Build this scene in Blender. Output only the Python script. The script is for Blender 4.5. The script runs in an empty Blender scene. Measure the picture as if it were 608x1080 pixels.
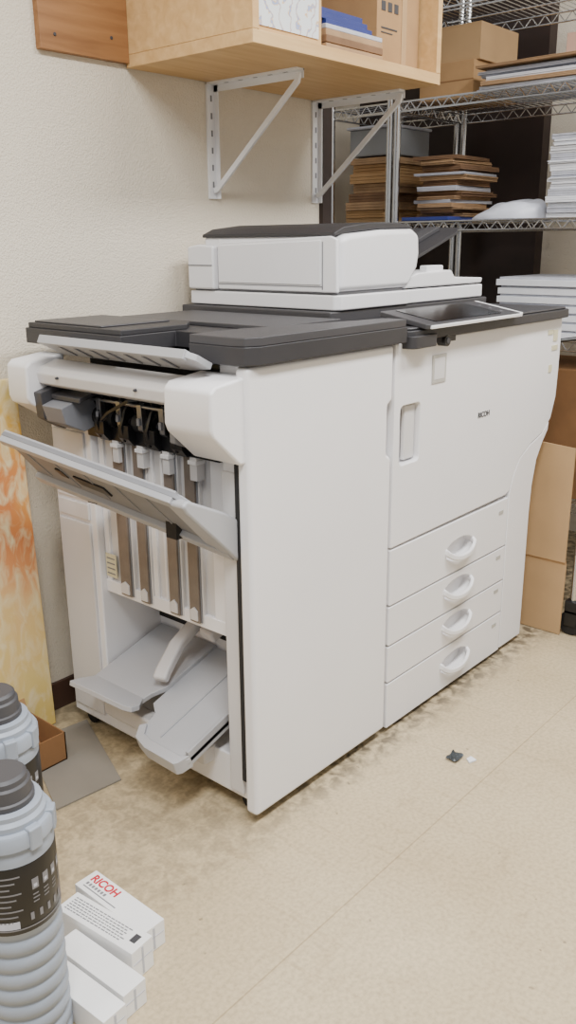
import bpy, bmesh, math, random
from mathutils import Vector, Matrix, noise
random.seed(7)
C=bpy.context.scene.collection
# ---------------------------------------------------------------- materials
def lin(c):
    c=c/255.
    return c/12.92 if c<=.04045 else ((c+.055)/1.055)**2.4
def L3(rgb): return tuple(lin(c) for c in rgb)+(1,)
def mat(name,rgb,rough=.5,var=.06,scale=6,bump=0,bscale=200,metal=0,spec=.5,trans=0,alpha=1):
    m=bpy.data.materials.new(name);m.use_nodes=True;nt=m.node_tree
    b=nt.nodes['Principled BSDF'];b.inputs['Roughness'].default_value=rough
    b.inputs['Metallic'].default_value=metal
    b.inputs['Specular IOR Level'].default_value=spec
    tc=nt.nodes.new('ShaderNodeTexCoord');n=nt.nodes.new('ShaderNodeTexNoise')
    n.inputs['Scale'].default_value=scale;n.inputs['Detail'].default_value=4
    nt.links.new(tc.outputs['Object'],n.inputs['Vector'])
    r=nt.nodes.new('ShaderNodeValToRGB');c=L3(rgb)
    r.color_ramp.elements[0].position=.3;r.color_ramp.elements[1].position=.7
    r.color_ramp.elements[0].color=tuple(x*(1-var) for x in c[:3])+(1,)
    r.color_ramp.elements[1].color=tuple(min(1,x*(1+var*.5)) for x in c[:3])+(1,)
    nt.links.new(n.outputs['Fac'],r.inputs[0]);nt.links.new(r.outputs[0],b.inputs['Base Color'])
    if bump:
        n2=nt.nodes.new('ShaderNodeTexNoise');n2.inputs['Scale'].default_value=bscale;n2.inputs['Detail'].default_value=3
        nt.links.new(tc.outputs['Object'],n2.inputs['Vector'])
        bp=nt.nodes.new('ShaderNodeBump');bp.inputs['Strength'].default_value=bump;bp.inputs['Distance'].default_value=.002
        nt.links.new(n2.outputs['Fac'],bp.inputs['Height']);nt.links.new(bp.outputs[0],b.inputs['Normal'])
    return m
WHITE=mat('plastic_white',(230,229,231),.42,.03,3,.05,900)
WHITE2=mat('plastic_white_inner',(206,204,204),.5,.05,4,.05,900)
TRAYG=mat('plastic_tray_grey',(164,165,169),.4,.04,5)
TRAYW=mat('plastic_tray_white',(172,173,177),.3,.04,5)
UNDER=mat('plastic_under_grey',(124,125,130),.5,.08,9)
DARK=mat('plastic_charcoal',(48,47,50),.5,.08,6,.15,1200)
DARK2=mat('plastic_charcoal_soft',(62,61,64),.45,.06,6,.1,1200)
BLACK=mat('plastic_black',(16,16,18),.35,.2,20)
RUBBER=mat('rubber_black',(22,21,21),.7,.2,20)
GAP=mat('shadow_gap_plastic',(30,29,30),.8,.1,20)
SCREEN=mat('glass_black',(10,11,14),.15,.1,4)
BROWNS=mat('guide_strip_brown',(118,108,100),.5,.15,30)
CHROME=mat('chrome_wire',(205,205,205),.25,.05,20,metal=1)
METW=mat('painted_steel_white',(232,232,234),.4,.04,10)
CARD=mat('cardboard',(170,134,92),.85,.1,14,.15,300)
CARD2=mat('cardboard_dark',(136,98,62),.85,.12,14,.15,300)
CARDL=mat('cardboard_light',(178,146,106),.85,.08,9,.1,300)
KRAFT=mat('kraft_paper',(168,136,102),.85,.2,18,.2,150)
KRAFTD=mat('kraft_paper_dark',(124,94,68),.85,.2,18,.2,150)
PAPER=mat('paper_white',(226,228,234),.8,.06,20)
PAPERG=mat('paper_grey_edge',(186,188,198),.8,.1,40)
BOXW=mat('carton_white',(236,236,236),.6,.03,10)
RED=mat('ink_red',(190,30,50),.6,.05,10)
INK=mat('ink_grey',(120,120,125),.6,.05,10)
INKD=mat('ink_dark',(60,60,64),.6,.05,10)
TONER=mat('bottle_greyblue',(146,154,166),.45,.1,12)
CAPG=mat('cap_dark_grey',(64,64,68),.5,.06,12)
BLUE=mat('folder_blue',(40,54,124),.4,.1,10)
BAG=mat('bag_white',(216,220,232),.35,.08,20,.15,40)
CLEAR=mat('container_clear_grey',(132,134,136),.25,.1,8)
DKWOOD=mat('dark_brown_wood',(46,32,27),.55,.25,6,.1,60)
BASEB=mat('baseboard_brown',(74,52,42),.5,.15,8)
METAL=mat('steel_roller',(150,150,152),.3,.1,20,metal=.9)
YEL=mat('sticker_yellow',(206,200,168),.6,.05,10)
SILV=mat('sticker_silver',(176,174,168),.4,.05,30)
PINK=mat('carton_pink',(200,164,146),.6,.05,10)
FOIL=mat('foil_scrap',(60,66,70),.4,.3,60,metal=.3)
MATG=mat('grey_board',(132,126,116),.8,.1,8)

def wood(name,c1,c2,rough=.5,sc=1.0,axis='X'):
    m=bpy.data.materials.new(name);m.use_nodes=True;nt=m.node_tree;b=nt.nodes['Principled BSDF']
    b.inputs['Roughness'].default_value=rough
    tc=nt.nodes.new('ShaderNodeTexCoord');mp=nt.nodes.new('ShaderNodeMapping')
    mp.inputs['Scale'].default_value=(1.2*sc,14*sc,14*sc)
    n=nt.nodes.new('ShaderNodeTexNoise');n.inputs['Scale'].default_value=3;n.inputs['Detail'].default_value=6;n.inputs['Distortion'].default_value=.6
    r=nt.nodes.new('ShaderNodeValToRGB');r.color_ramp.elements[0].position=.3;r.color_ramp.elements[1].position=.72
    r.color_ramp.elements[0].color=L3(c1);r.color_ramp.elements[1].color=L3(c2)
    nt.links.new(tc.outputs['Object'],mp.inputs[0]);nt.links.new(mp.outputs[0],n.inputs['Vector'])
    nt.links.new(n.outputs['Fac'],r.inputs[0]);nt.links.new(r.outputs[0],b.inputs['Base Color'])
    return m
WOOD=wood('birch_plywood',(198,158,104),(218,182,128))
WOODD=wood('stained_plywood',(128,86,50),(162,116,72))

def wallmat():
    m=bpy.data.materials.new('wallpaper_cream');m.use_nodes=True;nt=m.node_tree;b=nt.nodes['Principled BSDF']
    b.inputs['Roughness'].default_value=.85
    tc=nt.nodes.new('ShaderNodeTexCoord')
    n=nt.nodes.new('ShaderNodeTexNoise');n.inputs['Scale'].default_value=1.6;n.inputs['Detail'].default_value=5
    r=nt.nodes.new('ShaderNodeValToRGB');r.color_ramp.elements[0].color=L3((212,201,182));r.color_ramp.elements[1].color=L3((227,218,201))
    nt.links.new(tc.outputs['Object'],n.inputs['Vector']);nt.links.new(n.outputs['Fac'],r.inputs[0]);nt.links.new(r.outputs[0],b.inputs['Base Color'])
    v=nt.nodes.new('ShaderNodeTexVoronoi');v.inputs['Scale'].default_value=210
    n2=nt.nodes.new('ShaderNodeTexNoise');n2.inputs['Scale'].default_value=300
    ad=nt.nodes.new('ShaderNodeMath');ad.operation='ADD'
    nt.links.new(tc.outputs['Object'],v.inputs['Vector']);nt.links.new(tc.outputs['Object'],n2.inputs['Vector'])
    nt.links.new(v.outputs['Distance'],ad.inputs[0]);nt.links.new(n2.outputs['Fac'],ad.inputs[1])
    bp=nt.nodes.new('ShaderNodeBump');bp.inputs['Strength'].default_value=.55;bp.inputs['Distance'].default_value=.0025
    nt.links.new(ad.outputs[0],bp.inputs['Height']);nt.links.new(bp.outputs[0],b.inputs['Normal'])
    return m
WALL=wallmat()
def floormat():
    m=bpy.data.materials.new('vinyl_floor_beige');m.use_nodes=True;nt=m.node_tree;b=nt.nodes['Principled BSDF']
    b.inputs['Roughness'].default_value=.42
    N=nt.nodes.new;Lk=nt.links.new
    tc=N('ShaderNodeTexCoord')
    def ns(scale,det=5,dist=0,mp=None):
        n=N('ShaderNodeTexNoise');n.inputs['Scale'].default_value=scale;n.inputs['Detail'].default_value=det;n.inputs['Distortion'].default_value=dist
        if mp:
            q=N('ShaderNodeMapping');q.inputs['Scale'].default_value=mp;q.inputs['Rotation'].default_value=(0,0,.5);Lk(tc.outputs['Object'],q.inputs[0]);Lk(q.outputs[0],n.inputs['Vector'])
        else: Lk(tc.outputs['Object'],n.inputs['Vector'])
        return n
    def ramp(src,p0,c0,p1,c1):
        r=N('ShaderNodeValToRGB');r.color_ramp.elements[0].position=p0;r.color_ramp.elements[1].position=p1
        r.color_ramp.elements[0].color=c0;r.color_ramp.elements[1].color=c1;Lk(src,r.inputs[0]);return r
    base=ramp(ns(2.2,6).outputs['Fac'],.3,L3((186,168,134)),.7,L3((203,186,153)))
    fine=ramp(ns(120,4).outputs['Fac'],.32,(.72,.72,.72,1),.62,(1,1,1,1))
    sc=ramp(ns(9,9,1.8).outputs['Fac'],.30,(.62,.57,.5,1),.42,(1,1,1,1))
    st=ramp(ns(3.4,7,.4,(14,1,1)).outputs['Fac'],.34,(.74,.70,.65,1),.40,(1,1,1,1))
    spk=ramp(ns(46,2,0).outputs['Fac'],.22,(.3,.28,.26,1),.28,(1,1,1,1))
    def mul(a,bb,f=1):
        x=N('ShaderNodeMixRGB');x.blend_type='MULTIPLY';x.inputs[0].default_value=f;Lk(a,x.inputs[1]);Lk(bb,x.inputs[2]);return x.outputs[0]
    c=mul(base.outputs[0],fine.outputs[0],.8);c=mul(c,sc.outputs[0],.22);c=mul(c,st.outputs[0],.28);c=mul(c,spk.outputs[0],.7)
    mp=N('ShaderNodeMapping');mp.inputs['Location'].default_value=(.3,.11,0);Lk(tc.outputs['Object'],mp.inputs[0])
    br=N('ShaderNodeTexBrick');br.inputs['Scale'].default_value=1;br.inputs['Brick Width'].default_value=30;br.inputs['Row Height'].default_value=.9
    br.inputs['Mortar Size'].default_value=.0020;br.inputs['Mortar Smooth'].default_value=.6
    br.inputs['Color1'].default_value=(1,1,1,1);br.inputs['Color2'].default_value=(1,1,1,1);br.inputs['Mortar'].default_value=(.6,.55,.48,1)
    Lk(mp.outputs[0],br.inputs['Vector']);c=mul(c,br.outputs['Color'],.7)
    sx=N('ShaderNodeSeparateXYZ');Lk(tc.outputs['Object'],sx.inputs[0])
    def mr(src,a,bb,x0,x1):
        q=N('ShaderNodeMapRange');q.interpolation_type='SMOOTHSTEP';q.inputs[1].default_value=a;q.inputs[2].default_value=bb;q.inputs[3].default_value=x0;q.inputs[4].default_value=x1;Lk(src,q.inputs[0]);return q.outputs[0]
    def mm(a,bb):
        q=N('ShaderNodeMath');q.operation='MULTIPLY'
        Lk(a,q.inputs[0])
        if isinstance(bb,float): q.inputs[1].default_value=bb
        else: Lk(bb,q.inputs[1])
        return q.outputs[0]
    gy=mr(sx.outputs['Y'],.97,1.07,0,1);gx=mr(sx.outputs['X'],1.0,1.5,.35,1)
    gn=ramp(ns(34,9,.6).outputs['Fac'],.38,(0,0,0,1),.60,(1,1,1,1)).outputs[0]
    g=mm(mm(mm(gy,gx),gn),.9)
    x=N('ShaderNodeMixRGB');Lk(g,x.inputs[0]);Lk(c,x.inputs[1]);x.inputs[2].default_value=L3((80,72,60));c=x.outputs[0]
    Lk(c,b.inputs['Base Color'])
    bp=N('ShaderNodeBump');bp.inputs['Strength'].default_value=.15;bp.inputs['Distance'].default_value=.002
    Lk(ns(60,3).outputs['Fac'],bp.inputs['Height']);Lk(bp.outputs[0],b.inputs['Normal'])
    return m
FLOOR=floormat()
def paintmat():
    m=bpy.data.materials.new('abstract_orange_paint');m.use_nodes=True;nt=m.node_tree;b=nt.nodes['Principled BSDF']
    b.inputs['Roughness'].default_value=.45;N=nt.nodes.new;Lk=nt.links.new
    tc=N('ShaderNodeTexCoord');sp_=N('ShaderNodeSeparateXYZ');Lk(tc.outputs['Object'],sp_.inputs[0])
    n=N('ShaderNodeTexNoise');n.inputs['Scale'].default_value=5;n.inputs['Detail'].default_value=3;n.inputs['Distortion'].default_value=.3
    Lk(tc.outputs['Object'],n.inputs['Vector'])
    ma=N('ShaderNodeMath');ma.operation='MULTIPLY_ADD';ma.inputs[1].default_value=.5;Lk(n.outputs['Fac'],ma.inputs[0]);
    mb=N('ShaderNodeMath');mb.operation='SUBTRACT';Lk(sp_.outputs['Z'],mb.inputs[0]);mb.inputs[1].default_value=.25;Lk(mb.outputs[0],ma.inputs[2])
    mc=N('ShaderNodeMath');mc.operation='DIVIDE';mc.inputs[1].default_value=.87;Lk(ma.outputs[0],mc.inputs[0])
    r=N('ShaderNodeValToRGB');e=r.color_ramp.elements;e[0].position=0;e[0].color=L3((212,182,96));e[1].position=1;e[1].color=L3((200,186,110))
    for p_,c_ in ((.18,(220,196,124)),(.34,(222,184,128)),(.48,(216,146,92)),(.62,(208,126,74)),(.76,(218,154,78)),(.88,(216,178,84))):
        x=e.new(p_);x.color=L3(c_)
    Lk(mc.outputs[0],r.inputs[0])
    q=N('ShaderNodeMapping');q.inputs['Scale'].default_value=(1,1,.45);q.inputs['Rotation'].default_value=(0,.4,0);Lk(tc.outputs['Object'],q.inputs[0])
    n2=N('ShaderNodeTexNoise');n2.inputs['Scale'].default_value=34;n2.inputs['Detail'].default_value=9;n2.inputs['Distortion'].default_value=1.2;Lk(q.outputs[0],n2.inputs['Vector'])
    r2=N('ShaderNodeValToRGB');r2.color_ramp.elements[0].position=.44;r2.color_ramp.elements[1].position=.68;Lk(n2.outputs['Fac'],r2.inputs[0])
    mx=N('ShaderNodeMixRGB');Lk(r2.outputs[0],mx.inputs[0]);Lk(r.outputs[0],mx.inputs[1]);mx.inputs[2].default_value=L3((228,210,166))
    Lk(mx.outputs[0],b.inputs['Base Color'])
    bp=N('ShaderNodeBump');bp.inputs['Strength'].default_value=.3;bp.inputs['Distance'].default_value=.004;Lk(n2.outputs['Fac'],bp.inputs['Height']);Lk(bp.outputs[0],b.inputs['Normal'])
    return m
PAINT=paintmat()
def scribmat():
    m=bpy.data.materials.new('sketch_sheet');m.use_nodes=True;nt=m.node_tree;b=nt.nodes['Principled BSDF']
    b.inputs['Roughness'].default_value=.4;N=nt.nodes.new;Lk=nt.links.new
    tc=N('ShaderNodeTexCoord');w=N('ShaderNodeTexWave');w.inputs['Scale'].default_value=9;w.inputs['Distortion'].default_value=14;w.inputs['Detail'].default_value=3;w.inputs['Detail Scale'].default_value=2
    Lk(tc.outputs['Object'],w.inputs['Vector'])
    r=N('ShaderNodeValToRGB');e=r.color_ramp.elements;e[0].position=0;e[0].color=L3((150,170,216));e[1].position=.14;e[1].color=L3((220,226,230));x=e.new(.06);x.color=L3((226,186,120))
    Lk(w.outputs['Fac'],r.inputs[0]);Lk(r.outputs[0],b.inputs['Base Color']);return m
SKETCH=scribmat()

# ---------------------------------------------------------------- mesh builder
class MB:
    def __init__(s): s.bm=bmesh.new();s.mats=[];s.mi=0;s.M=Matrix.Identity(4)
    def m(s,mt):
        if mt not in s.mats: s.mats.append(mt)
        s.mi=s.mats.index(mt);return s
    def v(s,p): return s.bm.verts.new(s.M@Vector(p))
    def f(s,vs):
        try: fc=s.bm.faces.new(vs)
        except ValueError: return
        fc.material_index=s.mi;fc.smooth=True;return fc
    def box(s,x0,x1,y0,y1,z0,z1):
        a=[s.v(p) for p in [(x0,y0,z0),(x1,y0,z0),(x1,y1,z0),(x0,y1,z0),(x0,y0,z1),(x1,y0,z1),(x1,y1,z1),(x0,y1,z1)]]
        for q in [(3,2,1,0),(4,5,6,7),(0,1,5,4),(1,2,6,5),(2,3,7,6),(3,0,4,7)]: s.f([a[i] for i in q])
        return s
    def prism(s,poly,axis,a,b):
        def P(p,t): return (p[0],p[1],t) if axis=='Z' else ((p[0],t,p[1]) if axis=='Y' else (t,p[0],p[1]))
        A=[s.v(P(p,a)) for p in poly];B=[s.v(P(p,b)) for p in poly]
        n=len(poly);fs=[s.f(A),s.f(B)]
        for i in range(n): fs.append(s.f([A[i],A[(i+1)%n],B[(i+1)%n],B[i]]))
        bmesh.ops.recalc_face_normals(s.bm,faces=[x for x in fs if x]);return s
    def cyl(s,p0,p1,r,r1=None,seg=16,caps=True):
        p0=Vector(p0);p1=Vector(p1);r1=r if r1 is None else r1
        d=(p1-p0).normalized();up=Vector((0,0,1)) if abs(d.z)<.9 else Vector((1,0,0))
        a=d.cross(up).normalized();b=d.cross(a)
        A=[];B=[]
        for i in range(seg):
            t=2*math.pi*i/seg;o=a*math.cos(t)+b*math.sin(t)
            A.append(s.v(p0+o*r));B.append(s.v(p1+o*r1))
        fs=[s.f([A[i],A[(i+1)%seg],B[(i+1)%seg],B[i]]) for i in range(seg)]
        if caps: fs+= [s.f(A),s.f(B)]
        bmesh.ops.recalc_face_normals(s.bm,faces=[x for x in fs if x]);return s
    def tube(s,pts,r,seg=8):
        for i in range(len(pts)-1): s.cyl(pts[i],pts[i+1],r,seg=seg)
        return s
    def sweep(s,pts,w,h,up=(0,0,1)):
        pts=[Vector(p) for p in pts];rings=[];up=Vector(up)
        for i,p in enumerate(pts):
            d=(pts[min(i+1,len(pts)-1)]-pts[max(i-1,0)]).normalized();a=d.cross(up).normalized();b=a.cross(d)
            rings.append([s.v(p+a*w/2*i1+b*h/2*j1) for i1,j1 in ((-1,-1),(1,-1),(1,1),(-1,1))])
        fs=[]
        for i in range(len(rings)-1):
            for j in range(4): fs.append(s.f([rings[i][j],rings[i][(j+1)%4],rings[i+1][(j+1)%4],rings[i+1][j]]))
        fs+=[s.f(rings[0]),s.f(rings[-1])]
        bmesh.ops.recalc_face_normals(s.bm,faces=[x for x in fs if x]);return s
    def lathe(s,prof,cx,cy,seg=40):
        rings=[[s.v((cx+r*math.cos(2*math.pi*i/seg),cy+r*math.sin(2*math.pi*i/seg),z)) for i in range(seg)] for r,z in prof]
        for a,b in zip(rings,rings[1:]):
            for i in range(seg): s.f([a[i],a[(i+1)%seg],b[(i+1)%seg],b[i]])
        s.f(rings[0][::-1]);s.f(rings[-1]);return s
    def grid(s,fn,nu,nv):
        g=[[s.v(fn(i/nu,j/nv)) for j in range(nv+1)] for i in range(nu+1)]
        for i in range(nu):
            for j in range(nv): s.f([g[i][j],g[i+1][j],g[i+1][j+1],g[i][j+1]])
        return s
    def done(s,name,parent=None,bevel=0,seg=2,angle=35,label=None,origin=None):
        vs=[v.co for v in s.bm.verts]
        mn=Vector((min(v.x for v in vs),min(v.y for v in vs),min(v.z for v in vs)))
        mx=Vector((max(v.x for v in vs),max(v.y for v in vs),max(v.z for v in vs)))
        o=Vector(((mn.x+mx.x)/2,(mn.y+mx.y)/2,mn.z)) if origin is None else Vector(origin)
        for v in s.bm.verts: v.co-=o
        me=bpy.data.meshes.new(name);s.bm.to_mesh(me);s.bm.free()
        for mt in s.mats: me.materials.append(mt)
        me.set_sharp_from_angle(angle=math.radians(angle))
        ob=bpy.data.objects.new(name,me);C.objects.link(ob);ob.location=o
        if bevel:
            b=ob.modifiers.new('bevel','BEVEL');b.width=bevel;b.segments=seg;b.limit_method='ANGLE';b.angle_limit=math.radians(40);b.harden_normals=True
        if parent: adopt(ob,parent)
        if label: ob['label']=label
        return ob
WM={}
def adopt(ob,parent):
    ob.parent=parent
    ob.matrix_parent_inverse=WM.get(parent.name,Matrix.Translation(parent.location)).inverted()
    WM[ob.name]=Matrix.Translation(ob.location)
def thing(name,label,cat,loc,group=None,kind=None):
    e=bpy.data.objects.new(name,None);e.empty_display_size=.05;C.objects.link(e);e.location=loc
    e['label']=label;e['category']=cat
    if group:e['group']=group
    WM[e.name]=Matrix.Translation(Vector(loc));return e
def top(ob,label,cat,group=None):
    ob['label']=label;ob['category']=cat
    if group:ob['group']=group
    return ob
def struct(ob): ob['kind']='structure';return ob
def cut(ob,cutters):
    for c in cutters:
        m=ob.modifiers.new('b','BOOLEAN');m.object=c;m.operation='DIFFERENCE';m.solver='EXACT'
    dg=bpy.context.evaluated_depsgraph_get();dg.update()
    me=bpy.data.meshes.new_from_object(ob.evaluated_get(dg));ob.modifiers.clear();ob.data=me
    me.set_sharp_from_angle(angle=math.radians(32))
    for c in cutters: bpy.data.objects.remove(c)
def text(body,size,loc,xd,yd,mt,name,parent=None,extr=.0004,bold=0):
    cu=bpy.data.curves.new(name,'FONT');cu.body=body;cu.size=size;cu.extrude=extr;cu.offset=bold
    t=bpy.data.objects.new('tmp',cu);C.objects.link(t)
    dg=bpy.context.evaluated_depsgraph_get();dg.update()
    me=bpy.data.meshes.new_from_object(t.evaluated_get(dg));bpy.data.objects.remove(t)
    xd=Vector(xd).normalized();yd=Vector(yd).normalized();zd=xd.cross(yd)
    M=Matrix((( xd.x,yd.x,zd.x,0),(xd.y,yd.y,zd.y,0),(xd.z,yd.z,zd.z,0),(0,0,0,1)))
    me.transform(M);me.materials.clear();me.materials.append(mt)
    ob=bpy.data.objects.new(name,me);C.objects.link(ob);ob.location=loc
    if parent: adopt(ob,parent)
    return ob
def frame(o,u,v,n):
    return Matrix(((u[0],v[0],n[0],o[0]),(u[1],v[1],n[1],o[1]),(u[2],v[2],n[2],o[2]),(0,0,0,1)))
def rrect(x0,x1,y0,y1,r,n=5):
    pts=[]
    for cx,cy,a0 in ((x1-r,y0+r,-90),(x1-r,y1-r,0),(x0+r,y1-r,90),(x0+r,y0+r,180)):
        for i in range(n+1):
            a=math.radians(a0+90*i/n);pts.append((cx+r*math.cos(a),cy+r*math.sin(a)))
    return pts

# ---------------------------------------------------------------- room
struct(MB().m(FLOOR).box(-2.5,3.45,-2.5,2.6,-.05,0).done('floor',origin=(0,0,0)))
struct(MB().m(WALL).box(-2.5,2.21,1.79,1.9,0,2.6).done('wall_north',origin=(0,0,0)))
struct(MB().m(DKWOOD).box(2.21,2.252,1.775,1.90,0,2.6).done('trim_1'))
struct(MB().m(WALL).box(2.2,3.45,2.45,2.55,0,2.6).done('wall_alcove',origin=(0,0,0)))
struct(MB().m(WALL).box(3.36,3.46,-2.5,2.45,0,2.6).done('wall_east',origin=(0,0,0)))
struct(MB().m(DKWOOD).box(3.30,3.36,1.60,2.45,0,2.6).done('trim_2'))
struct(MB().m(BASEB).box(-2.5,2.21,1.78,1.79,0,.075).done('baseboard_north',bevel=.002))

# ---------------------------------------------------------------- finisher
F=thing('copier_finisher','tall white sorting unit with charcoal top attached to the photocopier','copier finisher',(1.34,1.38,0))
b=MB().m(WHITE)
b.box(1.30,1.566,1.096,1.70,.035,.94)
b.box(1.13,1.31,1.555,1.70,.035,.80)
b.box(1.13,1.31,1.098,1.150,.035,.94)
b.box(1.13,1.31,1.145,1.56,.035,.125)
b.m(WHITE2).box(1.152,1.31,1.145,1.56,.385,.75)
body=b.done('body',F,bevel=.004)
b=MB().m(WHITE2)
b.box(1.124,1.131,1.575,1.69,.60,.755);b.box(1.124,1.131,1.575,1.69,.06,.545);b.box(1.124,1.131,1.575,1.69,.553,.592)
b.done('side_panel',F,bevel=.003)
b=MB().m(WHITE2).box(1.122,1.132,1.108,1.146,.05,.74).done('side_strip',F,bevel=.002)
MB().m(GAP).box(1.116,1.135,1.0935,1.1045,.09,.76).done('door_gap',F)
b=MB().m(WHITE).box(1.144,1.156,1.15,1.555,.385,.415)
b.box(1.146,1.156,1.372,1.388,.41,.75);b.box(1.146,1.156,1.535,1.552,.41,.75);b.box(1.146,1.156,1.155,1.20,.41,.75)
b.box(1.148,1.156,1.345,1.352,.41,.75)
b.done('center_frame',F,bevel=.002)
b=MB().m(YEL).box(1.1425,1.1445,1.512,1.548,.425,.48);b.m(INK)
for k in range(4): b.box(1.142,1.1426,1.516,1.544,.432+k*.012,.435+k*.012)
b.done('sticker',F,label='small pale warning sticker')
for y0,y1 in ((1.457,1.492),(1.396,1.424),(1.299,1.328),(1.237,1.266)):
    b=MB().m(BROWNS).box(1.137,1.150,y0,y1,.395,.775)
    b.m(UNDER).box(1.141,1.153,y0-.003,y0,.395,.765).box(1.141,1.153,y1,y1+.003,.395,.765)
    b.m(WHITE2).box(1.143,1.153,y0-.008,y0-.003,.395,.765).box(1.143,1.153,y1+.003,y1+.008,.395,.765)
    b.m(WHITE2).prism([(y0+.004,.40),(y1-.004,.40),(y1-.004,.422),((y0+y1)/2,.430),(y0+.004,.422)],'X',1.134,1.14)
    b.done('guide_strip',F,bevel=.0012,label='brown paper guide strip')
pl=[(1.112,.022),(1.566,.022),(1.566,.695),(1.549,.705),(1.549,.812),(1.566,.822),(1.566,.94),(1.112,.94)]
MB().m(WHITE).prism(pl,'Y',1.062,1.094).done('front_cover',F,bevel=.009,seg=4)
# top cover: low deck, raised front arm, raised rear lid, open recess between
pl=[(1.135,1.048),(1.592,1.048),(1.592,1.72),(1.10,1.72),(1.10,1.392),(1.245,1.392),(1.245,1.196),(1.10,1.196),(1.10,1.085),(1.108,1.062)]
b=MB().m(DARK).prism(pl,'Z',.943,.976)
b.m(DARK2).prism([(1.137,1.05),(1.590,1.05),(1.590,1.10),(1.26,1.185),(1.24,1.196),(1.102,1.196),(1.102,1.087),(1.11,1.064)],'Z',.976,.992)
b.m(DARK).prism([(1.105,1.395),(1.28,1.395),(1.33,1.44),(1.33,1.715),(1.105,1.715)],'Z',.976,.987)
b.m(DARK2).box(1.115,1.30,1.47,1.705,.987,.991)
b.m(DARK2).box(1.35,1.585,1.22,1.70,.976,.985)
b.done('top_cover',F,bevel=.0035,seg=3)
v=Vector((-.05,0,.026)).normalized();n=Vector((-v.z,0,v.x));n=-n if n.z<0 else n
b=MB().m(TRAYG);b.M=frame((1.108,1.20,.925),(0,1,0),v,n)
b.prism([(0,0),(.40,0),(.40,.062),(.385,.075),(-.055,.075),(-.07,.06),(-.07,.02)],'Z',0,.012)
b.m(TRAYG).prism([(.385,.078),(-.055,.078),(-.055,.066),(.385,.066)],'Z',-.004,.014)
b.m(UNDER)
for k in range(7): b.box(.02+k*.052,.025+k*.052,.01,.06,-.003,0)
b.done('proof_tray',F,bevel=.002)
def guard(y0,y1,name,zlo):
    pl=[(1.13,.925),(1.045,.915),(1.032,.905),(1.030,.84),(1.036,.825),(1.10,zlo),(1.13,zlo)]
    MB().m(WHITE).prism(pl,'Y',y0,y1).done(name,F,bevel=.006,seg=4)
guard(1.072,1.195,'side_guard',.765)
guard(1.625,1.70,'side_guard',.785)
b=MB().m(WHITE2).prism([(1.060,.868),(1.078,.860),(1.11,.860),(1.11,.915),(1.065,.903),(1.056,.89)],'Y',1.185,1.635)
b.m(INKD)
b.cyl((1.05,1.30,.885),(1.062,1.30,.885),.003);b.cyl((1.05,1.55,.885),(1.062,1.55,.885),.003)
b.done('cross_bar',F,bevel=.003)
b=MB().m(GAP).box(1.20,1.30,1.15,1.63,.745,.935)
b.m(BLACK).box(1.13,1.21,1.15,1.56,.93,.943)
b.done('inner_housing',F)
MB().m(METAL).cyl((1.16,1.15,.865),(1.16,1.63,.865),.006,seg=12).done('roller_shaft',F,label='steel roller shaft')
MB().m(METAL).cyl((1.145,1.15,.80),(1.145,1.60,.80),.005,seg=12).done('roller_shaft',F,label='steel roller shaft')
MB().m(METAL).cyl((1.118,1.19,.838),(1.118,1.60,.838),.004,seg=12).done('roller_shaft',F,label='steel roller shaft')
b=MB().m(DARK2).box(1.135,1.20,1.155,1.625,.842,.852)
b.m(UNDER).prism([(1.13,.842),(1.135,.842),(1.155,.80),(1.15,.80)],'Y',1.52,1.625)
b.done('guide_plate',F,bevel=.001,label='dark grey guide plate')
for k in range(12):
    b=MB().m(DARK).prism([(1.118,.852),(1.18,.862),(1.18,.83),(1.135,.812)],'Y',1.205+k*.032,1.209+k*.032).done('guide_rib',F,label='thin dark guide rib')
for k in range(5):
    y=1.225+k*.066
    b=MB().m(METAL).prism([(1.112,.842),(1.122,.845),(1.130,.80),(1.120,.785),(1.114,.79)],'Y',y,y+.014)
    b.m(UNDER).box(1.108,1.116,y+.003,y+.011,.80,.815)
    b.done('metal_tab',F,bevel=.0008,label='angular bare steel tab')
for k in range(9):
    y=1.205+k*.043
    b=MB().m(RUBBER).cyl((1.138,y,.798),(1.138,y+.022,.798),.020,seg=18)
    b.m(INKD).cyl((1.138,y-.004,.798),(1.138,y+.026,.798),.009,seg=12)
    b.done('feed_roller',F,label='black rubber feed roller')
for y in (1.25,1.33,1.41,1.49):
    b=MB().m(BLACK).sweep([(1.17,y,.86),(1.145,y+.002,.85),(1.12,y+.004,.825),(1.108,y+.006,.79),(1.116,y+.006,.760)],.009,.007,up=(0,1,0))
    b.m(BLACK).prism([(1.108,.795),(1.15,.795),(1.15,.755),(1.122,.752),(1.108,.768)],'Y',y-.014,y+.018)
    b.m(WHITE2).box(1.128,1.150,y-.032,y-.012,.705,.752)
    b.m(WHITE).box(1.124,1.150,y-.034,y-.010,.738,.746)
    b.done('paper_lever',F,bevel=.001,label='black plastic paper lever')
b=MB().m(BLACK).box(1.128,1.20,1.155,1.56,.752,.782).done('stack_clamp',F,bevel=.002,label='black plastic clamp bar')
MB().m(BLACK).sweep([(1.16,1.50,.835),(1.10,1.47,.80),(1.095,1.44,.82),(1.10,1.38,.85),(1.15,1.33,.86)],.006,.006,up=(0,0,1)).done('sensor_lever',F)
b=MB().m(DARK2).prism([(1.045,.850),(1.16,.880),(1.16,.79),(1.10,.765),(1.05,.795)],'Y',1.60,1.628)
b.m(UNDER).prism([(1.045,.825),(1.16,.860),(1.16,.785),(1.10,.768),(1.055,.79)],'Y',1.53,1.60)
b.m(DARK2).prism([(1.07,.845),(1.16,.866),(1.16,.86),(1.07,.835)],'Y',1.50,1.60)
b.done('alignment_fence',F,bevel=.002,label='grey plastic fence')
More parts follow.
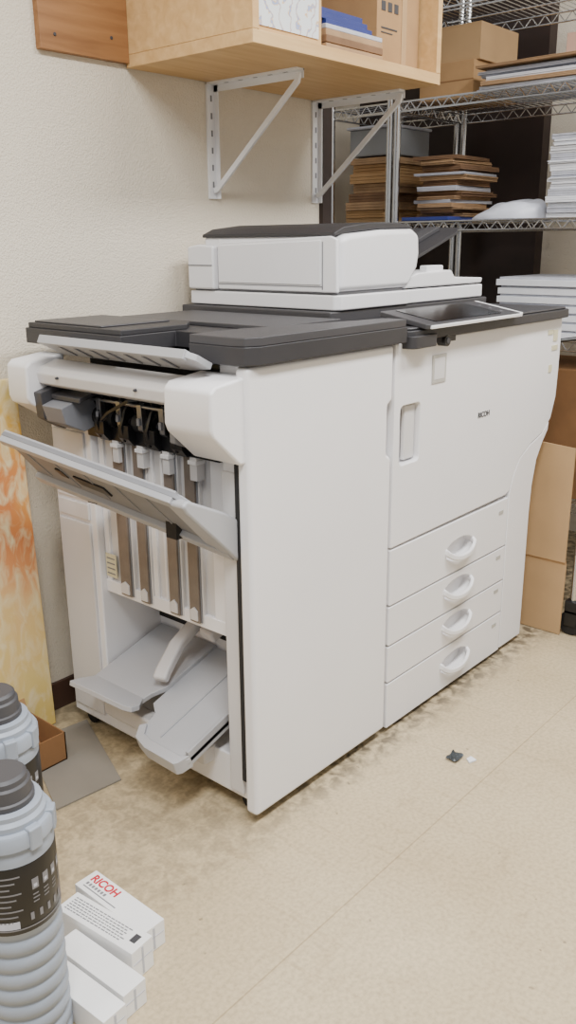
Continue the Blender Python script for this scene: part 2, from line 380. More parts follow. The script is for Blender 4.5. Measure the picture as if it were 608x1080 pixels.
MB().m(UNDER).prism([(1.06,.825),(1.16,.85),(1.16,.79),(1.12,.77),(1.06,.795)],'Y',1.20,1.215).done('alignment_fence',F,bevel=.002,label='grey plastic fence')
v=(-.694,0,.72);n=(.72,0,.694);u=(0,1,0)
OT=MB().m(UNDER);OT.M=frame((1.12,1.11,.576),u,v,n)
OT.prism([(.0,.01),(0,.18),(.02,.20),(.455,.289),(.494,.124)],'Z',.004,.014)
OT.m(TRAYG).prism([(0,.0),(0,.175),(.012,.19),(.045,.197),(.05,.012)],'Z',-.004,.016)
OT.prism([(.02,.199),(.455,.288),(.462,.270),(.02,.178)],'Z',-.008,.018)
OT.prism([(.0,.0),(.494,.124),(.490,.148),(0,.026)],'Z',-.008,.016)
OT.m(UNDER)
for k in range(5):
    y=.12+k*.078;OT.prism([(y,.04+y*.25),(y+.005,.04+y*.25),(y+.005,.19+y*.18),(y,.19+y*.18)],'Z',.002,.005)
OT.m(BLACK).prism([(.25,.13),(.33,.15),(.33,.18),(.25,.16)],'Z',.0,.0045)
OT.prism([(.355,.165),(.375,.17),(.375,.195),(.355,.19)],'Z',.0,.0045)
tray=OT.done('output_tray',F,bevel=.003,seg=3,label='grey plastic tray tilted upward')
b=MB().m(TRAYG).prism([(1.118,.570),(1.118,.655),(1.085,.676),(.992,.720),(.980,.710),(.99,.695)],'Y',1.098,1.138).done('tray_end_cap',F,bevel=.006,seg=3,label='light grey tray end piece')
MB().m(GAP).box(1.07,1.155,1.22,1.25,.60,.635).done('tray_bracket',F)
MB().m(GAP).box(1.05,1.155,1.44,1.47,.635,.665).done('tray_bracket',F)
# booklet tray
B2=MB().m(TRAYW)
B2.M=frame((1.295,0,.246),(0,1,0),(-.953,0,-.303),(-.303,0,.953))
B2.prism([(1.165,0),(1.165,.285),(1.176,.302),(1.27,.300),(1.305,.290),(1.322,.266),(1.330,.225),(1.358,.205),(1.358,0)],'Z',-.012,0)
B2.prism([(1.165,.278),(1.172,.304),(1.18,.312),(1.27,.310),(1.312,.298),(1.330,.270),(1.318,.258),(1.300,.282),(1.27,.288),(1.18,.288)],'Z',-.026,.006)
B2.m(TRAYG).prism([(1.165,0),(1.165,.28),(1.174,.28),(1.174,0)],'Z',-.02,.014)
B2.prism([(1.262,.02),(1.262,.27),(1.266,.27),(1.266,.02)],'Z',0,.003)
B2.m(TRAYW)
B2.M=frame((1.295,0,.254),(0,1,0),(-.960,0,-.280),(-.280,0,.960))
B2.prism([(1.356,0),(1.356,.165),(1.372,.195),(1.378,.225),(1.40,.238),(1.53,.232),(1.548,.215),(1.548,0)],'Z',-.012,.0)
B2.M=frame((1.076,0,.190),(0,1,0),(-.985,0,.174),(.174,0,.985))
B2.prism([(1.378,-.012),(1.352,.020),(1.352,.042),(1.372,.050),(1.48,.054),(1.550,.058),(1.552,.03),(1.545,-.014)],'Z',-.006,.006)
B2.M=Matrix.Identity(4)
booklet=B2.done('booklet_tray',F,bevel=.003,seg=3,label='pale glossy plastic sloping tray')
MB().m(WHITE2).sweep([(1.295,1.395,.320),(1.20,1.385,.278),(1.14,1.365,.243),(1.125,1.36,.228)],.034,.024).done('tray_arm',F,bevel=.007,seg=3)
MB().m(WHITE2).sweep([(1.295,1.320,.33),(1.235,1.325,.305)],.045,.03).done('tray_arm',F,bevel=.007,seg=3)
b=MB().m(WHITE2).box(1.10,1.14,1.20,1.54,.09,.130).done('tray_support',F,bevel=.006)
MB().m(GAP).box(1.292,1.2995,1.155,1.55,.275,.31).done('booklet_exit',F,label='dark exit slot')
def caster(x,y,parent,r=.018):
    b=MB().m(RUBBER).cyl((x-.012,y,r),(x+.012,y,r),r,seg=18)
    b.m(CAPG).box(x-.016,x+.016,y-.014,y+.014,r+.004,r*2+.004)
    b.done('caster',parent,label='black caster wheel')
for x,y in ((1.16,1.12),(1.53,1.12),(1.16,1.66),(1.53,1.66)): caster(x,y,F)

# ---------------------------------------------------------------- photocopier
K=thing('photocopier','large white office photocopier with charcoal rim and four paper drawers','photocopier',(1.95,1.40,0))
b=MB().m(WHITE).box(1.577,2.275,1.10,1.72,.02,.60)
b.box(1.577,2.30,1.10,1.72,.58,.94)
b.prism([(2.25,.44),(2.275,.50),(2.31,.575),(2.37,.63),(2.392,.70),(2.396,.94),(2.25,.94)],'Y',1.10,1.72)
b.done('body',K,bevel=.004)
MB().m(UNDER).box(1.5675,1.577,1.088,1.70,.03,.94).done('joint_gap',K,label='dark joint between machine units')
cp_=[(1.577,.478),(2.125,.484),(2.148,.492),(2.165,.53),(2.20,.575),(2.26,.605),(2.33,.625),(2.375,.66),(2.398,.72),(2.402,.80),(2.402,.94),(1.577,.94)]
cov=MB().m(WHITE).prism(cp_,'Y',1.066,1.104).done('front_cover',K)
cu1=MB().m(WHITE2).prism(rrect(1.602,1.682,.668,.802,.012),'Y',1.05,1.095).done('cutter')
cut(cov,[cu1])
bv=cov.modifiers.new('bevel','BEVEL');bv.width=.003;bv.segments=3;bv.limit_method='ANGLE';bv.angle_limit=math.radians(50);bv.harden_normals=True
MB().m(WHITE2).prism([(1.636,.673),(1.679,.673),(1.679,.797),(1.636,.797)],'Y',1.078,1.088).done('grip_plate',K,bevel=.003)
MB().m(WHITE).prism([(2.151,.016),(2.280,.016),(2.282,.40),(2.288,.48),(2.305,.55),(2.335,.595),(2.365,.628),(2.368,.650),(2.33,.622),(2.26,.602),(2.20,.572),(2.168,.528),(2.151,.482)],'Y',1.067,1.104).done('side_column',K,bevel=.002)
MB().m(GAP).box(1.60,2.26,1.098,1.1035,.02,.62).done('drawer_gap',K,label='dark gap behind the drawer fronts')
for z0,z1,hz in ((.336,.473,.395),(.234,.331,.287),(.137,.229,.188),(.014,.132,.078)):
    D=MB().m(WHITE).box(1.578,2.147,1.066,1.100,z0,z1).done('drawer',K)
    hx=1.893
    c=MB().m(WHITE2)
    pts=[(hx+.070*math.cos(t*math.pi/12),hz+.028*math.sin(t*math.pi/12)) for t in range(24)]
    c.prism(pts,'Y',1.05,1.092);c=c.done('cutter')
    cut(D,[c])
    bv=D.modifiers.new('bevel','BEVEL');bv.width=.003;bv.segments=2;bv.limit_method='ANGLE';bv.angle_limit=math.radians(50);bv.harden_normals=True
    pts=[]
    for t in range(13):
        a=math.pi*t/12;pts.append((hx-.068*math.cos(a),1.072-.022*math.sin(a)**.6,hz+.010-.028*math.sin(a)))
    h=MB().m(WHITE).sweep(pts,.010,.015).done('handle',D,bevel=.004,seg=3,label='curved white pull handle')
    zz=z0+.72*(z1-z0)
    MB().m(SILV).box(2.095,2.118,1.0645,1.067,zz,zz+.010).done('size_label',D)
pl=rrect(1.60,2.408,1.045,1.74,.02)
b=MB().m(DARK).prism(pl,'Z',.943,.966)
b.m(DARK2).prism(rrect(1.606,2.40,1.052,1.735,.02),'Z',.966,.972)
b.done('top_rim',K,bevel=.003)
b=MB().m(DARK).prism(rrect(1.60,1.70,1.035,1.10,.015),'Z',.928,.955)
b.done('rim_corner',K,bevel=.002)
b=MB().m(BLACK).cyl((1.752,1.067,.934),(1.752,1.044,.934),.013,seg=20);b.m(CAPG).cyl((1.752,1.045,.934),(1.752,1.042,.934),.007,seg=20)
b.m(DARK).box(1.735,1.80,1.052,1.067,.930,.944)
b.done('indicator_lamp',K,bevel=.001,label='round black lamp housing')
b=MB().m(DARK2).box(1.60,2.32,1.262,1.76,.970,.996)
b.m(WHITE).prism([(1.62,1.27),(1.635,1.256),(1.91,1.256),(1.915,1.262),(2.29,1.262),(2.30,1.275),(2.30,1.745),(1.62,1.745)],'Z',.998,1.032)
b.m(UNDER).box(1.632,1.90,1.268,1.74,1.03,1.04)
b.done('scanner_unit',K,bevel=.004,seg=3)
A=MB().m(WHITE)
A.box(1.626,1.90,1.28,1.645,1.040,1.158)
af=A.done('document_feeder',K,bevel=.004)
b=MB().m(WHITE).prism([(1.26,1.038),(1.640,1.038),(1.640,1.150),(1.28,1.162),(1.262,1.155)],'X',1.619,1.63)
b.done('side_door',af,bevel=.003,seg=3)
b=MB().m(UNDER).box(1.6180,1.6195,1.300,1.3025,1.044,1.150).box(1.6180,1.6195,1.300,1.638,1.0495,1.0515)
b.done('door_seam',af)
b=MB().m(WHITE).prism([(1.306,1.054),(1.636,1.054),(1.636,1.143),(1.306,1.153)],'X',1.6160,1.62).done('door_panel',af,bevel=.0018)
pts=[(1.625,1.04),(1.905,1.04),(1.945,1.085),(1.952,1.12),(1.948,1.165),(1.92,1.178),(1.80,1.176),(1.66,1.166),(1.632,1.158)]
b=MB().m(WHITE).prism(pts,'Y',1.254,1.30).done('front_shell',af,bevel=.014,seg=5)
b=MB().m(WHITE).box(1.63,1.94,1.29,1.70,1.10,1.165).done('feeder_top',af,bevel=.01,seg=3)
b=MB().m(WHITE).prism([(1.648,1.036),(1.742,1.036),(1.742,1.140),(1.70,1.146),(1.648,1.142)],'X',1.610,1.90).done('hinge_block',af,bevel=.006,seg=3)
b=MB().m(UNDER).box(1.608,1.6105,1.652,1.738,1.094,1.0965).done('hinge_seam',af)
pl=[(1.625,1.161),(1.66,1.168),(1.80,1.178),(1.92,1.180),(1.944,1.171),(1.94,1.184),(1.88,1.193),(1.76,1.192),(1.66,1.182),(1.625,1.169)]
MB().m(DARK).prism(pl,'Y',1.272,1.70).done('lid',af,bevel=.003,label='charcoal top lid')
b=MB().m(WHITE).prism([(1.90,1.036),(2.285,1.036),(2.29,1.05),(2.14,1.056),(2.12,1.075),(1.96,1.072),(1.90,1.06)],'Y',1.262,1.72).done('exit_tray',af,bevel=.004)
b=MB().m(WHITE).box(2.02,2.10,1.275,1.30,1.07,1.088).done('paper_guide',af,bevel=.004)
v=Vector((.28,0,.088)).normalized();n=Vector((-v.z,0,v.x))
b=MB().m(DARK);b.M=frame((1.945,1.30,1.092),(0,1,0),v,n);b.prism([(0,0),(.36,0),(.36,.31),(.02,.31),(0,.27)],'Z',-.008,0)
b.m(DARK2).box(.06,.10,.03,.28,0,.012)
b.done('input_tray',af,bevel=.002,label='charcoal document tray')
v=Vector((0,.10,.018)).normalized();n=Vector((0,-v.z,v.y));PO=(1.640,1.025,.974)
b=MB().m(DARK2);b.M=frame(PO,(1,0,0),v,n)
b.prism(rrect(0,.43,0.002,.135,.010),'Z',-.008,.003)
cp=b.done('control_panel',K,bevel=.002)
b=MB().m(METW);b.M=frame(PO,(1,0,0),v,n);b.prism(rrect(.01,.43,-.002,.004,.002),'Z',-.006,.001)
b.prism(rrect(.422,.433,-.001,.135,.003),'Z',-.006,.0034);b.done('panel_frame',cp,bevel=.001,label='thin white panel edge')
b=MB().m(SCREEN);b.M=frame(PO,(1,0,0),v,n)
b.prism(rrect(.05,.35,.016,.125,.003),'Z',.003,.0045);b.done('screen',cp)
b=MB().m(DARK);b.M=frame(PO,(1,0,0),v,n);b.box(.03,.40,.02,.12,-.02,-.008);b.done('panel_mount',cp)
for k in range(3):
    b=MB().m(INK);b.M=frame(PO,(1,0,0),v,n);b.box(.375,.383,.03+k*.03,.036+k*.03,.003,.0037);b.done('button',cp)
text('RICOH',.019,(1.948,1.0652,.724),(1,0,0),(0,0,1),INKD,'brand_lettering',K,bold=.0003)
b=MB().m(SILV).box(1.724,1.782,1.0635,1.0665,.838,.902);b.m(WHITE2).box(1.731,1.775,1.063,1.0640,.846,.894)
b.done('sticker',K,label='square silver sticker')
for x0,x1,z0,z1 in ((2.315,2.345,.900,.912),(2.35,2.375,.880,.910),(2.345,2.38,.855,.868),(2.335,2.352,.795,.815)):
    MB().m(YEL).box(x0,x1,1.0638,1.0665,z0,z1).done('sticker',K,label='small yellow warning sticker')
for x,y in ((1.62,1.14),(2.22,1.14),(1.62,1.68),(2.22,1.68)): caster(x,y,K)

# ---------------------------------------------------------------- wall shelf + brackets
S=thing('wall_shelf','open birch plywood box shelf mounted on white steel brackets','shelf',(1.87,1.58,1.545))
XE=2.208
MB().m(WOOD).box(1.48,XE,1.375,1.785,1.545,1.572).done('bottom_board',S,bevel=.0015)
MB().m(WOOD).box(1.48,1.50,1.375,1.785,1.5722,2.02).done('end_panel',S,bevel=.0015)
MB().m(WOOD).box(XE-.02,XE,1.375,1.785,1.5722,2.02).done('end_panel',S,bevel=.0015)
MB().m(WOOD).box(1.48,XE,1.375,1.785,2.0202,2.042).done('top_board',S,bevel=.0015)
MB().m(WOOD).box(1.5,XE-.02,1.777,1.785,1.5722,2.02).done('back_board',S)
b=MB().m(WOODD).box(1.237,1.4795,1.772,1.7905,1.553,2.04);b.m(INKD)
for x,z in ((1.275,1.585),(1.43,1.60),(1.28,1.80)): b.cyl((x,1.7725,z),(x,1.770,z),.004,seg=10)
top(b.done('plywood_board',bevel=.0015),'stained plywood board screwed flat on the wall beside the shelf','board')
def bracket(x):
    e=thing('shelf_bracket','white steel triangular bracket holding up the plywood shelf','bracket',(x,1.78,1.26),group='white steel shelf brackets')
    b=MB().m(METW).box(x-.014,x+.014,1.784,1.79,1.262,1.54).box(x+.011,x+.014,1.770,1.79,1.262,1.54);b.m(UNDER)
    for k in range(6): b.box(x-.003,x+.003,1.7835,1.7845,1.29+k*.042,1.305+k*.042)
    b.done('wall_leg',e)
    b=MB().m(METW).box(x-.014,x+.014,1.48,1.784,1.5395,1.5445).box(x+.011,x+.014,1.48,1.784,1.524,1.5445);b.m(UNDER)
    for k in range(5): b.box(x-.003,x+.003,1.52+k*.05,1.533+k*.05,1.5391,1.5396)
    b.done('shelf_arm',e)
    MB().m(METW).sweep([(x,1.485,1.534),(x,1.488,1.517),(x,1.768,1.285),(x,1.780,1.282)],.014,.008,up=(1,0,0)).done('brace',e,bevel=.001)
bracket(1.755);bracket(2.186)
b=MB().m(WOOD);b.box(1.505,1.735,1.40,1.41,1.573,1.86);b.m(SKETCH).box(1.517,1.722,1.397,1.402,1.588,1.85)
top(b.done('framed_sketch'),'thin wood framed sheet with coloured scribbles standing in the shelf','picture')
z=1.573
for k in range(4):
    h=random.uniform(.010,.018);dx=random.uniform(-.01,.01)
    b=MB().m([KRAFT,KRAFTD,KRAFT,PAPERG][k]).box(1.752+dx,1.975+dx,1.40+dx,1.68,z,z+h)
    top(b.done('envelope',bevel=.002),'brown paper envelopes lying flat in the plywood shelf','envelope','flat envelopes in the wall shelf');z+=h+.0006
for k in range(3):
    dx=k*-.012
    b=MB().m(BLUE).box(1.765+dx,1.945+dx,1.41+k*.006,1.66,z,z+.012);b.m(PAPER).box(1.77+dx,1.947+dx,1.414+k*.006,1.655,z+.003,z+.009)
    top(b.done('document_folder',bevel=.001),'blue plastic document folder lying on envelopes','folder','blue folders in the wall shelf');z+=.0126
top(MB().m(BOXW).box(1.76,1.975,1.69,1.772,1.573,1.92).done('white_carton',bevel=.002),'plain white carton standing at the back of the shelf','box')
b=MB().m(CARD).box(1.992,2.18,1.43,1.76,1.573,1.94);b.m(INKD)
for k in range(3): b.box(2.01+k*.028,2.028+k*.028,1.4285,1.4302,1.70,1.722)
b.box(2.01,2.08,1.4285,1.4302,1.66,1.664);b.box(2.01,2.06,1.4285,1.4302,1.65,1.653);b.m(CARDL).box(2.10,2.122,1.4283,1.4302,1.573,1.94)
top(b.done('cardboard_box',bevel=.002),'brown taped cardboard carton standing in the plywood shelf','box')

# ---------------------------------------------------------------- wire racks
def wire_rack(x0,x1,y0,y1,zs,label,ztop,wheels=False):
    e=thing('wire_rack',label,'shelf rack',((x0+x1)/2,(y0+y1)/2,0))
    for x in (x0,x1):
        for y in (y0,y1):
            zb=.11 if wheels else 0
            b=MB().m(CHROME).cyl((x,y,zb),(x,y,ztop),.0125,seg=14)
            k=.15
            while k<ztop: b.cyl((x,y,k),(x,y,k+.003),.0132,seg=14);k+=.05
            b.done('post',e,label='chrome post')
            if wheels:
                b=MB().m(RUBBER).cyl((x-.014,y,.038),(x+.014,y,.038),.038,seg=24);b.m(BLACK).box(x-.02,x+.02,y-.02,y+.02,.07,.11).box(x-.02,x-.015,y-.02,y+.02,.03,.08).box(x+.015,x+.02,y-.02,y+.02,.03,.08)
                b.done('caster',e,bevel=.002,label='black caster wheel')
    for z in zs:
        b=MB().m(CHROME)
        for x in (x0,x1):
            b.cyl((x,y0,z),(x,y1,z),.0032,seg=6);b.cyl((x,y0,z-.03),(x,y1,z-.03),.0032,seg=6)
            n=max(3,int((y1-y0)/.05))
            for i in range(n):
                ya=y0+(y1-y0)*i/n;yb=y0+(y1-y0)*(i+1)/n
                b.cyl((x,ya,z),(x,(ya+yb)/2,z-.03),.002,seg=5,caps=False);b.cyl((x,(ya+yb)/2,z-.03),(x,yb,z),.002,seg=5,caps=False)
        for y in (y0,y1):
            b.cyl((x0,y,z),(x1,y,z),.0032,seg=6);b.cyl((x0,y,z-.03),(x1,y,z-.03),.0032,seg=6)
            n=8
            for i in range(n):
                xa=x0+(x1-x0)*i/n;xb=x0+(x1-x0)*(i+1)/n
                b.cyl((xa,y,z),((xa+xb)/2,y,z-.03),.002,seg=5,caps=False);b.cyl(((xa+xb)/2,y,z-.03),(xb,y,z),.002,seg=5,caps=False)
        n=int((y1-y0)/.024)
        for i in range(1,n):
            y=y0+(y1-y0)*i/n;b.cyl((x0,y,z+.002),(x1,y,z+.002),.0016,seg=5,caps=False)
        for x in (x0+(x1-x0)/3,x0+2*(x1-x0)/3): b.cyl((x,y0,z-.003),(x,y1,z-.003),.0028,seg=6)
        b.done('wire_shelf',e)
    return e
ZS=[.30,.835,1.213,1.606,1.90]
wire_rack(2.75,3.2,.97,1.878,ZS,'tall chrome wire rack loaded with white paper and brown envelopes',2.05)
wire_rack(2.75,3.2,1.908,2.168,ZS,'narrow chrome wire rack holding brown paper bundles',2.05)
wire_rack(2.412,2.70,.45,.962,[.14,.48,.84],'low chrome wire rack on casters beside the photocopier',.87,True)

def bundles(x0,x1,y0,y1,z,ztop,mats,name,label,cat,group,hr=(.015,.035),jit=.02,rot=0):
    i=0
    while z<ztop-.006:
        h=min(random.uniform(*hr),ztop-z)
        a=random.uniform(0,jit);c=random.uniform(0,jit);d=random.uniform(0,jit);e=random.uniform(0,jit)
        b=MB().m(mats[i%len(mats)] if not isinstance(mats[0],list) else random.choice(mats[0]))
        cc=Vector(((x0+x1)/2,(y0+y1)/2,0));b.M=Matrix.Translation(cc)@Matrix.Rotation(random.uniform(-rot,rot),4,'Z')@Matrix.Translation(-cc)
        n=3
        for k in range(n):
            j=random.uniform(-.004,.004)
            b.box(x0+a+j,x1-e+j,y0+c+j,y1-d+j,z+h*k/n,z+h*(k+1)/n-.0006)
        top(b.done(name,bevel=.001),label,cat,group);z+=h+.0004;i+=1
    return z
ZM=1.2175
bundles(2.79,3.12,1.935,2.14,ZM,1.445,[[KRAFT,KRAFTD,CARD,KRAFT,CARDL]],'paper_bundle','bundle of brown paper bags stacked on the wire rack','paper bundle','brown paper bundles on the wire rack',jit=.03,rot=.03)
b=MB().m(BLUE).box(2.757,2.95,1.665,1.855,ZM,ZM+.012)
top(b.done('document_folder',bevel=.001),'thin blue folder lying under brown envelopes','folder')
bundles(2.79,3.08,1.635,1.85,ZM+.0125,1.43,[[KRAFT,KRAFTD,KRAFT,CARD2,PAPERG,KRAFTD,KRAFT]],'envelope','bundle of brown envelopes stacked on the wire rack','envelope','brown envelopes on the wire rack',hr=(.006,.018),jit=.045,rot=.06)
b=MB().m(CLEAR);b.box(2.81,3.05,1.935,2.13,1.448,1.54);b.m(PAPERG).box(2.80,3.06,1.93,2.14,1.54,1.55)
top(b.done('plastic_container',bevel=.008,seg=3),'translucent grey lidded container on the brown paper','container')
def blob(u,v):
    a=2*math.pi*u;t=v*math.pi/2
    r=math.cos(t)**.8;x=.085*r*math.cos(a);y=.135*r*math.sin(a);zz=.052*math.sin(t)**.8
    nn=noise.noise(Vector((x*16,y*9,3)))*.022+noise.noise(Vector((x*40,y*18,7)))*.008
    taper=1-.55*(y/.135)
    return (2.855+x+nn*.4,1.485+y+nn*.25,max(ZM+.0005,ZM+zz*taper+nn*math.sin(t)))
top(MB().m(BAG).grid(blob,64,24).done('plastic_bag',angle=180),'crumpled white plastic bag lying on the wire rack','bag')
bundles(2.78,3.10,1.00,1.330,ZM,1.465,[PAPER,PAPERG,PAPER],'paper_stack','stack of white paper sheets on the wire rack','paper','white paper stacks on the wire rack',hr=(.010,.022),jit=.016,rot=.015)
ZU=1.6105
b=MB().m(CARD).box(2.84,3.12,1.64,1.85,ZU,1.725);b.m(CARD2).box(2.8385,2.84,1.64,1.85,1.665,1.668)
top(b.done('cardboard_box',bevel=.002),'closed brown carton on the wire rack under another carton','box')
top(MB().m(CARDL).box(2.86,3.12,1.63,1.83,1.726,1.84).done('cardboard_box',bevel=.002),'lighter brown carton stacked on another carton','box')
zt=bundles(2.77,3.15,1.02,1.60,ZU,1.69,[PAPERG,PAPER,KRAFT,PAPER,PAPERG],'paper_sheet_pack','pack of large white sheets lying on the wire rack','paper','large sheet packs on the wire rack',hr=(.007,.014),jit=.05,rot=.04)
top(MB().m(PINK).box(2.86,3.0,1.20,1.33,zt+.001,zt+.07).done('small_carton',bevel=.002),'small pinkish carton lying on large sheets','box')
ZL=.8395
for k in range(7):
    a=.010*random.random();h=.0275
    b=MB().m(PAPER).box(2.765+a,3.10,1.02,1.478-a,ZL+k*h,ZL+k*h+.020)
    b.m(PAPERG).box(2.774+a,3.09,1.026,1.470-a,ZL+k*h+.020,ZL+k*h+h-.0006)
    top(b.done('paper_stack',bevel=.001),'thick white stack of sheets on the lower wire shelf','paper','white sheet stacks on the lower wire shelf')
top(MB().m(CARD2).box(2.80,3.15,1.05,1.50,.3045,.74).done('cardboard_box',bevel=.003),'large brown carton under the white sheet stacks','box')
top(MB().m(CARD).box(2.44,2.67,.50,.90,.4845,.70).done('cardboard_box',bevel=.003),'brown carton on the low wire rack','box')
b=MB().m(CARDL);b.M=frame((2.378,.985,.002),(0,1,0),(.03,0,.9995),(.9995,0,-.03))
b.prism([(0,0),(.26,0),(.26,.225),(0,.225)],'Z',0,.005)
b.prism([(.003,.23),(.26,.23),(.26,.59),(.006,.575)],'Z',-.004,.002)
b.m(CARD).prism([(.001,.222),(.26,.222),(.26,.233),(.001,.233)],'Z',0,.004)
top(b.done('cardboard_sheet'),'flattened folded cardboard sheet standing upright beside the photocopier','cardboard')
b=MB().m(BLACK).tube([(2.405,1.2,.86),(2.44,1.10,.87),(2.50,1.0,.885),(2.58,.93,.875),(2.60,.85,.86)],.006)
top(b.done('power_cable'),'black cable running between photocopier and rack','cable')

# ---------------------------------------------------------------- things on the floor
b=MB().m(PAINT);b.M=frame((.25,1.745,.001),(1,0,0),(0,.035,.9994),(0,-.9994,.035))
b.box(0,.835,0,.862,0,.02)
top(b.done('painted_panel',bevel=.002),'orange and yellow abstract painted panel leaning on the wall','painting')
b=MB().m(MATG)
b.prism([(.876,1.424),(1.035,1.406),(1.143,1.677),(.985,1.70)],'Z',.0006,.004)
top(b.done('cardboard_mat'),'flat grey cardboard sheet lying on the floor','cardboard')
e=thing('open_box','small open brown cardboard box on the floor by the panel','box',(.955,1.64,0.005))
x0,x1,y0,y1,h=.90,1.005,1.565,1.72,.075;z0=.0045
b=MB().m(CARD2).box(x0,x1,y0,y1,z0,z0+.003).box(x0,x0+.003,y0,y1,z0,h).box(x1-.003,x1,y0,y1,z0,h).box(x0,x1,y0,y0+.003,z0,h).box(x0,x1,y1-.003,y1,z0,h)
b.done('box_body',e)
b=MB().m(CARD);b.M=frame((x0,y0,h),(0,1,0),(-.6,0,-.8),(-.8,0,.6));b.box(0,.155,0,.035,0,.003);b.done('flap',e)
b=MB().m(CARD);b.M=frame((x0,y1,h),(1,0,0),(0,.3,.95),(0,-.95,.3));b.box(0,.105,0,.03,0,.003);b.done('flap',e)

def bottle(cx,cy,rot,label):
    e=thing('toner_bottle',label,'toner bottle',(cx,cy,0),group='toner bottles on the floor')
    prof=[(.045,.0),(.057,.004)]
    z=.008
    while z<.205:
        prof+=[(.0605,z),(.0615,z+.008),(.0605,z+.017),(.0572,z+.0205),(.0572,z+.0245)];z+=.028
    prof+=[(.0612,.234),(.0612,.352),(.0605,.360),(.0585,.366),(.0585,.376),(.052,.382)]
    MB().m(TONER).lathe(prof,cx,cy,48).done('bottle_body',e,angle=40)
    MB().m(TONER).lathe([(.052,.370),(.0635,.373),(.0635,.392),(.061,.396),(.055,.397),(.055,.406),(.050,.411),(.050,.418),(.038,.421)],cx,cy,40).done('collar',e,angle=35)
    for a in (-.9+rot,.1+rot,.9+rot,math.pi+rot):
        b=MB().m(TONER);b.M=Matrix.Translation((cx,cy,0))@Matrix.Rotation(a,4,'Z');b.box(.047,.066,-.010,.010,.366,.400)
        b.done('collar_lug',e,bevel=.003)
    MB().m(CAPG).lathe([(.036,.418),(.041,.420),(.041,.428),(.038,.430),(.037,.448),(.034,.451),(.033,.458),(.029,.462)],cx,cy,36).done('cap',e,angle=35,label='dark grey screw cap')
    MB().m(BLACK).lathe([(.0614,.240),(.0618,.241),(.0618,.347),(.0614,.348)],cx,cy,48).done('label_band',e,angle=50,label='black label wrapped around bottle')
    b=MB().m(INK)
    def patch(a0,a1,z0,z1):
        n=max(2,int((a1-a0)/.08));r=.0622
        b.grid(lambda u,v:(cx+r*math.cos(a0+(a1-a0)*u),cy+r*math.sin(a0+(a1-a0)*u),z0+(z1-z0)*v),n,1)
    a=rot
    for k in range(4):
        patch(a+k*.28-.1,a+k*.28+.06,.305,.322)
        for q in range(3): patch(a+k*.28-.1,a+k*.28+.04+.02*(q%2),.296-q*.006,.298-q*.006)
    for q in range(9): patch(a-1.1,a-.35-.12*(q%3),.332-q*.009,.3345-q*.009)
    patch(a-1.1,a+1.1,.247,.249)
    for k in range(5): patch(a-.2+k*.22,a-.12+k*.22,.258,.270)
    b.m(PAPERG);patch(a-.9,a-.45,.250,.262)
    for k in range(4): patch(a+k*.28-.06,a+k*.28+.02,.308,.313)
    b.done('label_print',e)
bottle(.527,.985,-1.6,'tall grey toner bottle with ribbed base and black label')
bottle(.642,1.195,-1.9,'grey toner bottle with black label behind another bottle')

def carton(cx,cy,L,W,H,rot,z0=.0006,tilt=0,kind=0,label=''):
    M=Matrix.Translation((cx,cy,z0))@Matrix.Rotation(rot,4,'Z')@Matrix.Rotation(tilt,4,'Y')
    e=thing('toner_carton',label,'box',(cx,cy,z0),group='white cartons on the floor')
    b=MB().m(BOXW);b.M=M;b.box(-W/2,W/2,-L/2,L/2,0,H);b.done('carton_body',e,bevel=.0012)
    b=MB().m(PAPERG);b.M=M;b.box(-W/2+.003,W/2-.003,-L/2-.0006,-L/2,H*.55,H*.57);b.box(-.002,.002,-L/2-.0006,-L/2,.004,H-.004);b.done('end_flap',e)
    R=M.to_3x3()
    if kind==1:
        text('RICOH',.023,M@Vector((.001,.082,H+.0004)),R@Vector((0,-1,0)),R@Vector((1,0,0)),RED,'red_lettering',e,bold=.0006)
        b=MB().m(INK);b.M=M
        for k in range(7): b.box(-.010,-.004,.075-k*.008,.080-k*.008,H,H+.0005)
        b.box(-.016,-.014,-.01,.08,H,H+.0005);b.done('small_print',e)
    if kind==2:
        b=MB().m(INK);b.M=M
        for r in range(6):
            y=.080
            while y>-.05:
                w=random.uniform(.003,.009);b.box(.0125-r*.0055,.0145-r*.0055,y-w,y,H,H+.0005);y-=w+.002
        b.m(INKD).box(-.006,.012,-.078,-.066,H,H+.0005);b.done('small_print',e)
carton(.757,1.063,.187,.048,.05,.0,kind=1,label='white carton with red lettering lying on the floor')
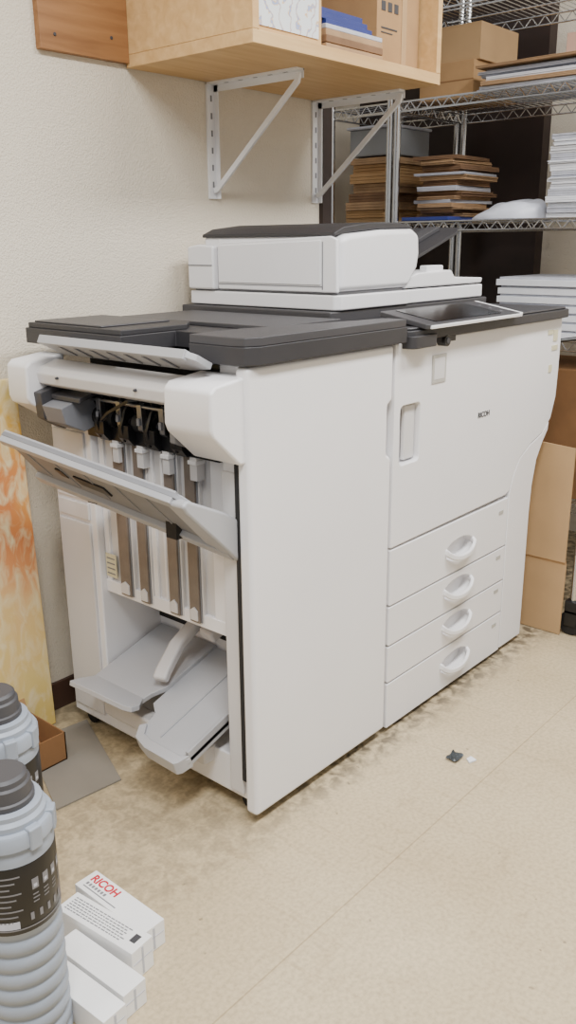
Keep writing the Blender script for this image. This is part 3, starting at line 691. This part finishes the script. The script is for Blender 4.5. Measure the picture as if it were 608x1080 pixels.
carton(.703,1.034,.18,.048,.06,.10,kind=2,label='white carton with rows of small grey print')
carton(.652,.982,.170,.046,.048,.05,label='plain white carton beside the printed carton')
carton(.602,.962,.160,.044,.048,.05,label='plain white carton close to the ribbed toner bottle') 
def scrap(u,v):
    x=(u-.5)*.036;y=(v-.5)*.028
    return (1.592+x,.882+y,.004+abs(noise.noise(Vector((x*90,y*90,1))))*.014)
top(MB().m(FOIL).grid(scrap,8,8).done('foil_scrap',angle=20),'tiny crumpled dark foil scrap on the floor','scrap')
top(MB().m(PAPER).prism([(1.595,.845),(1.615,.838),(1.62,.855),(1.605,.858)],'Z',.0005,.004).done('paper_scrap'),'tiny white paper scrap on the floor','scrap')

# ---------------------------------------------------------------- camera, lights
th=math.radians(41.1);p=math.radians(17.1);k=.009
Fw=Vector((math.cos(p)*math.cos(th),math.cos(p)*math.sin(th),-math.sin(p)))
U=Vector((math.sin(p)*math.cos(th),math.sin(p)*math.sin(th),math.cos(p)));R=Vector((math.sin(th),-math.cos(th),0))
cx=(R-k*U).normalized();cy=(U+k*R).normalized();cz=-Fw
cam=bpy.data.cameras.new('camera');cam.sensor_width=36;cam.lens=926/1080*36;cam.clip_start=.02
co=bpy.data.objects.new('camera',cam);C.objects.link(co)
co.matrix_world=Matrix(((cx.x,cy.x,cz.x,0),(cx.y,cy.y,cz.y,0),(cx.z,cy.z,cz.z,1.15),(0,0,0,1)))
bpy.context.scene.camera=co
def area(loc,sx,sy,power,col=(1,.988,.968)):
    l=bpy.data.lights.new('ceiling_light','AREA');l.shape='RECTANGLE';l.size=sx;l.size_y=sy;l.energy=power;l.color=col
    o=bpy.data.objects.new('ceiling_light',l);C.objects.link(o);o.location=loc;return o
area((.2,.1,2.55),1.3,.4,88)
area((2.2,.1,2.55),1.3,.4,70)
area((-.9,1.2,2.55),1.2,.4,20)
w=bpy.data.worlds.new('w');w.use_nodes=True;bpy.context.scene.world=w
w.node_tree.nodes['Background'].inputs[0].default_value=(1,.993,.98,1);w.node_tree.nodes['Background'].inputs[1].default_value=.56
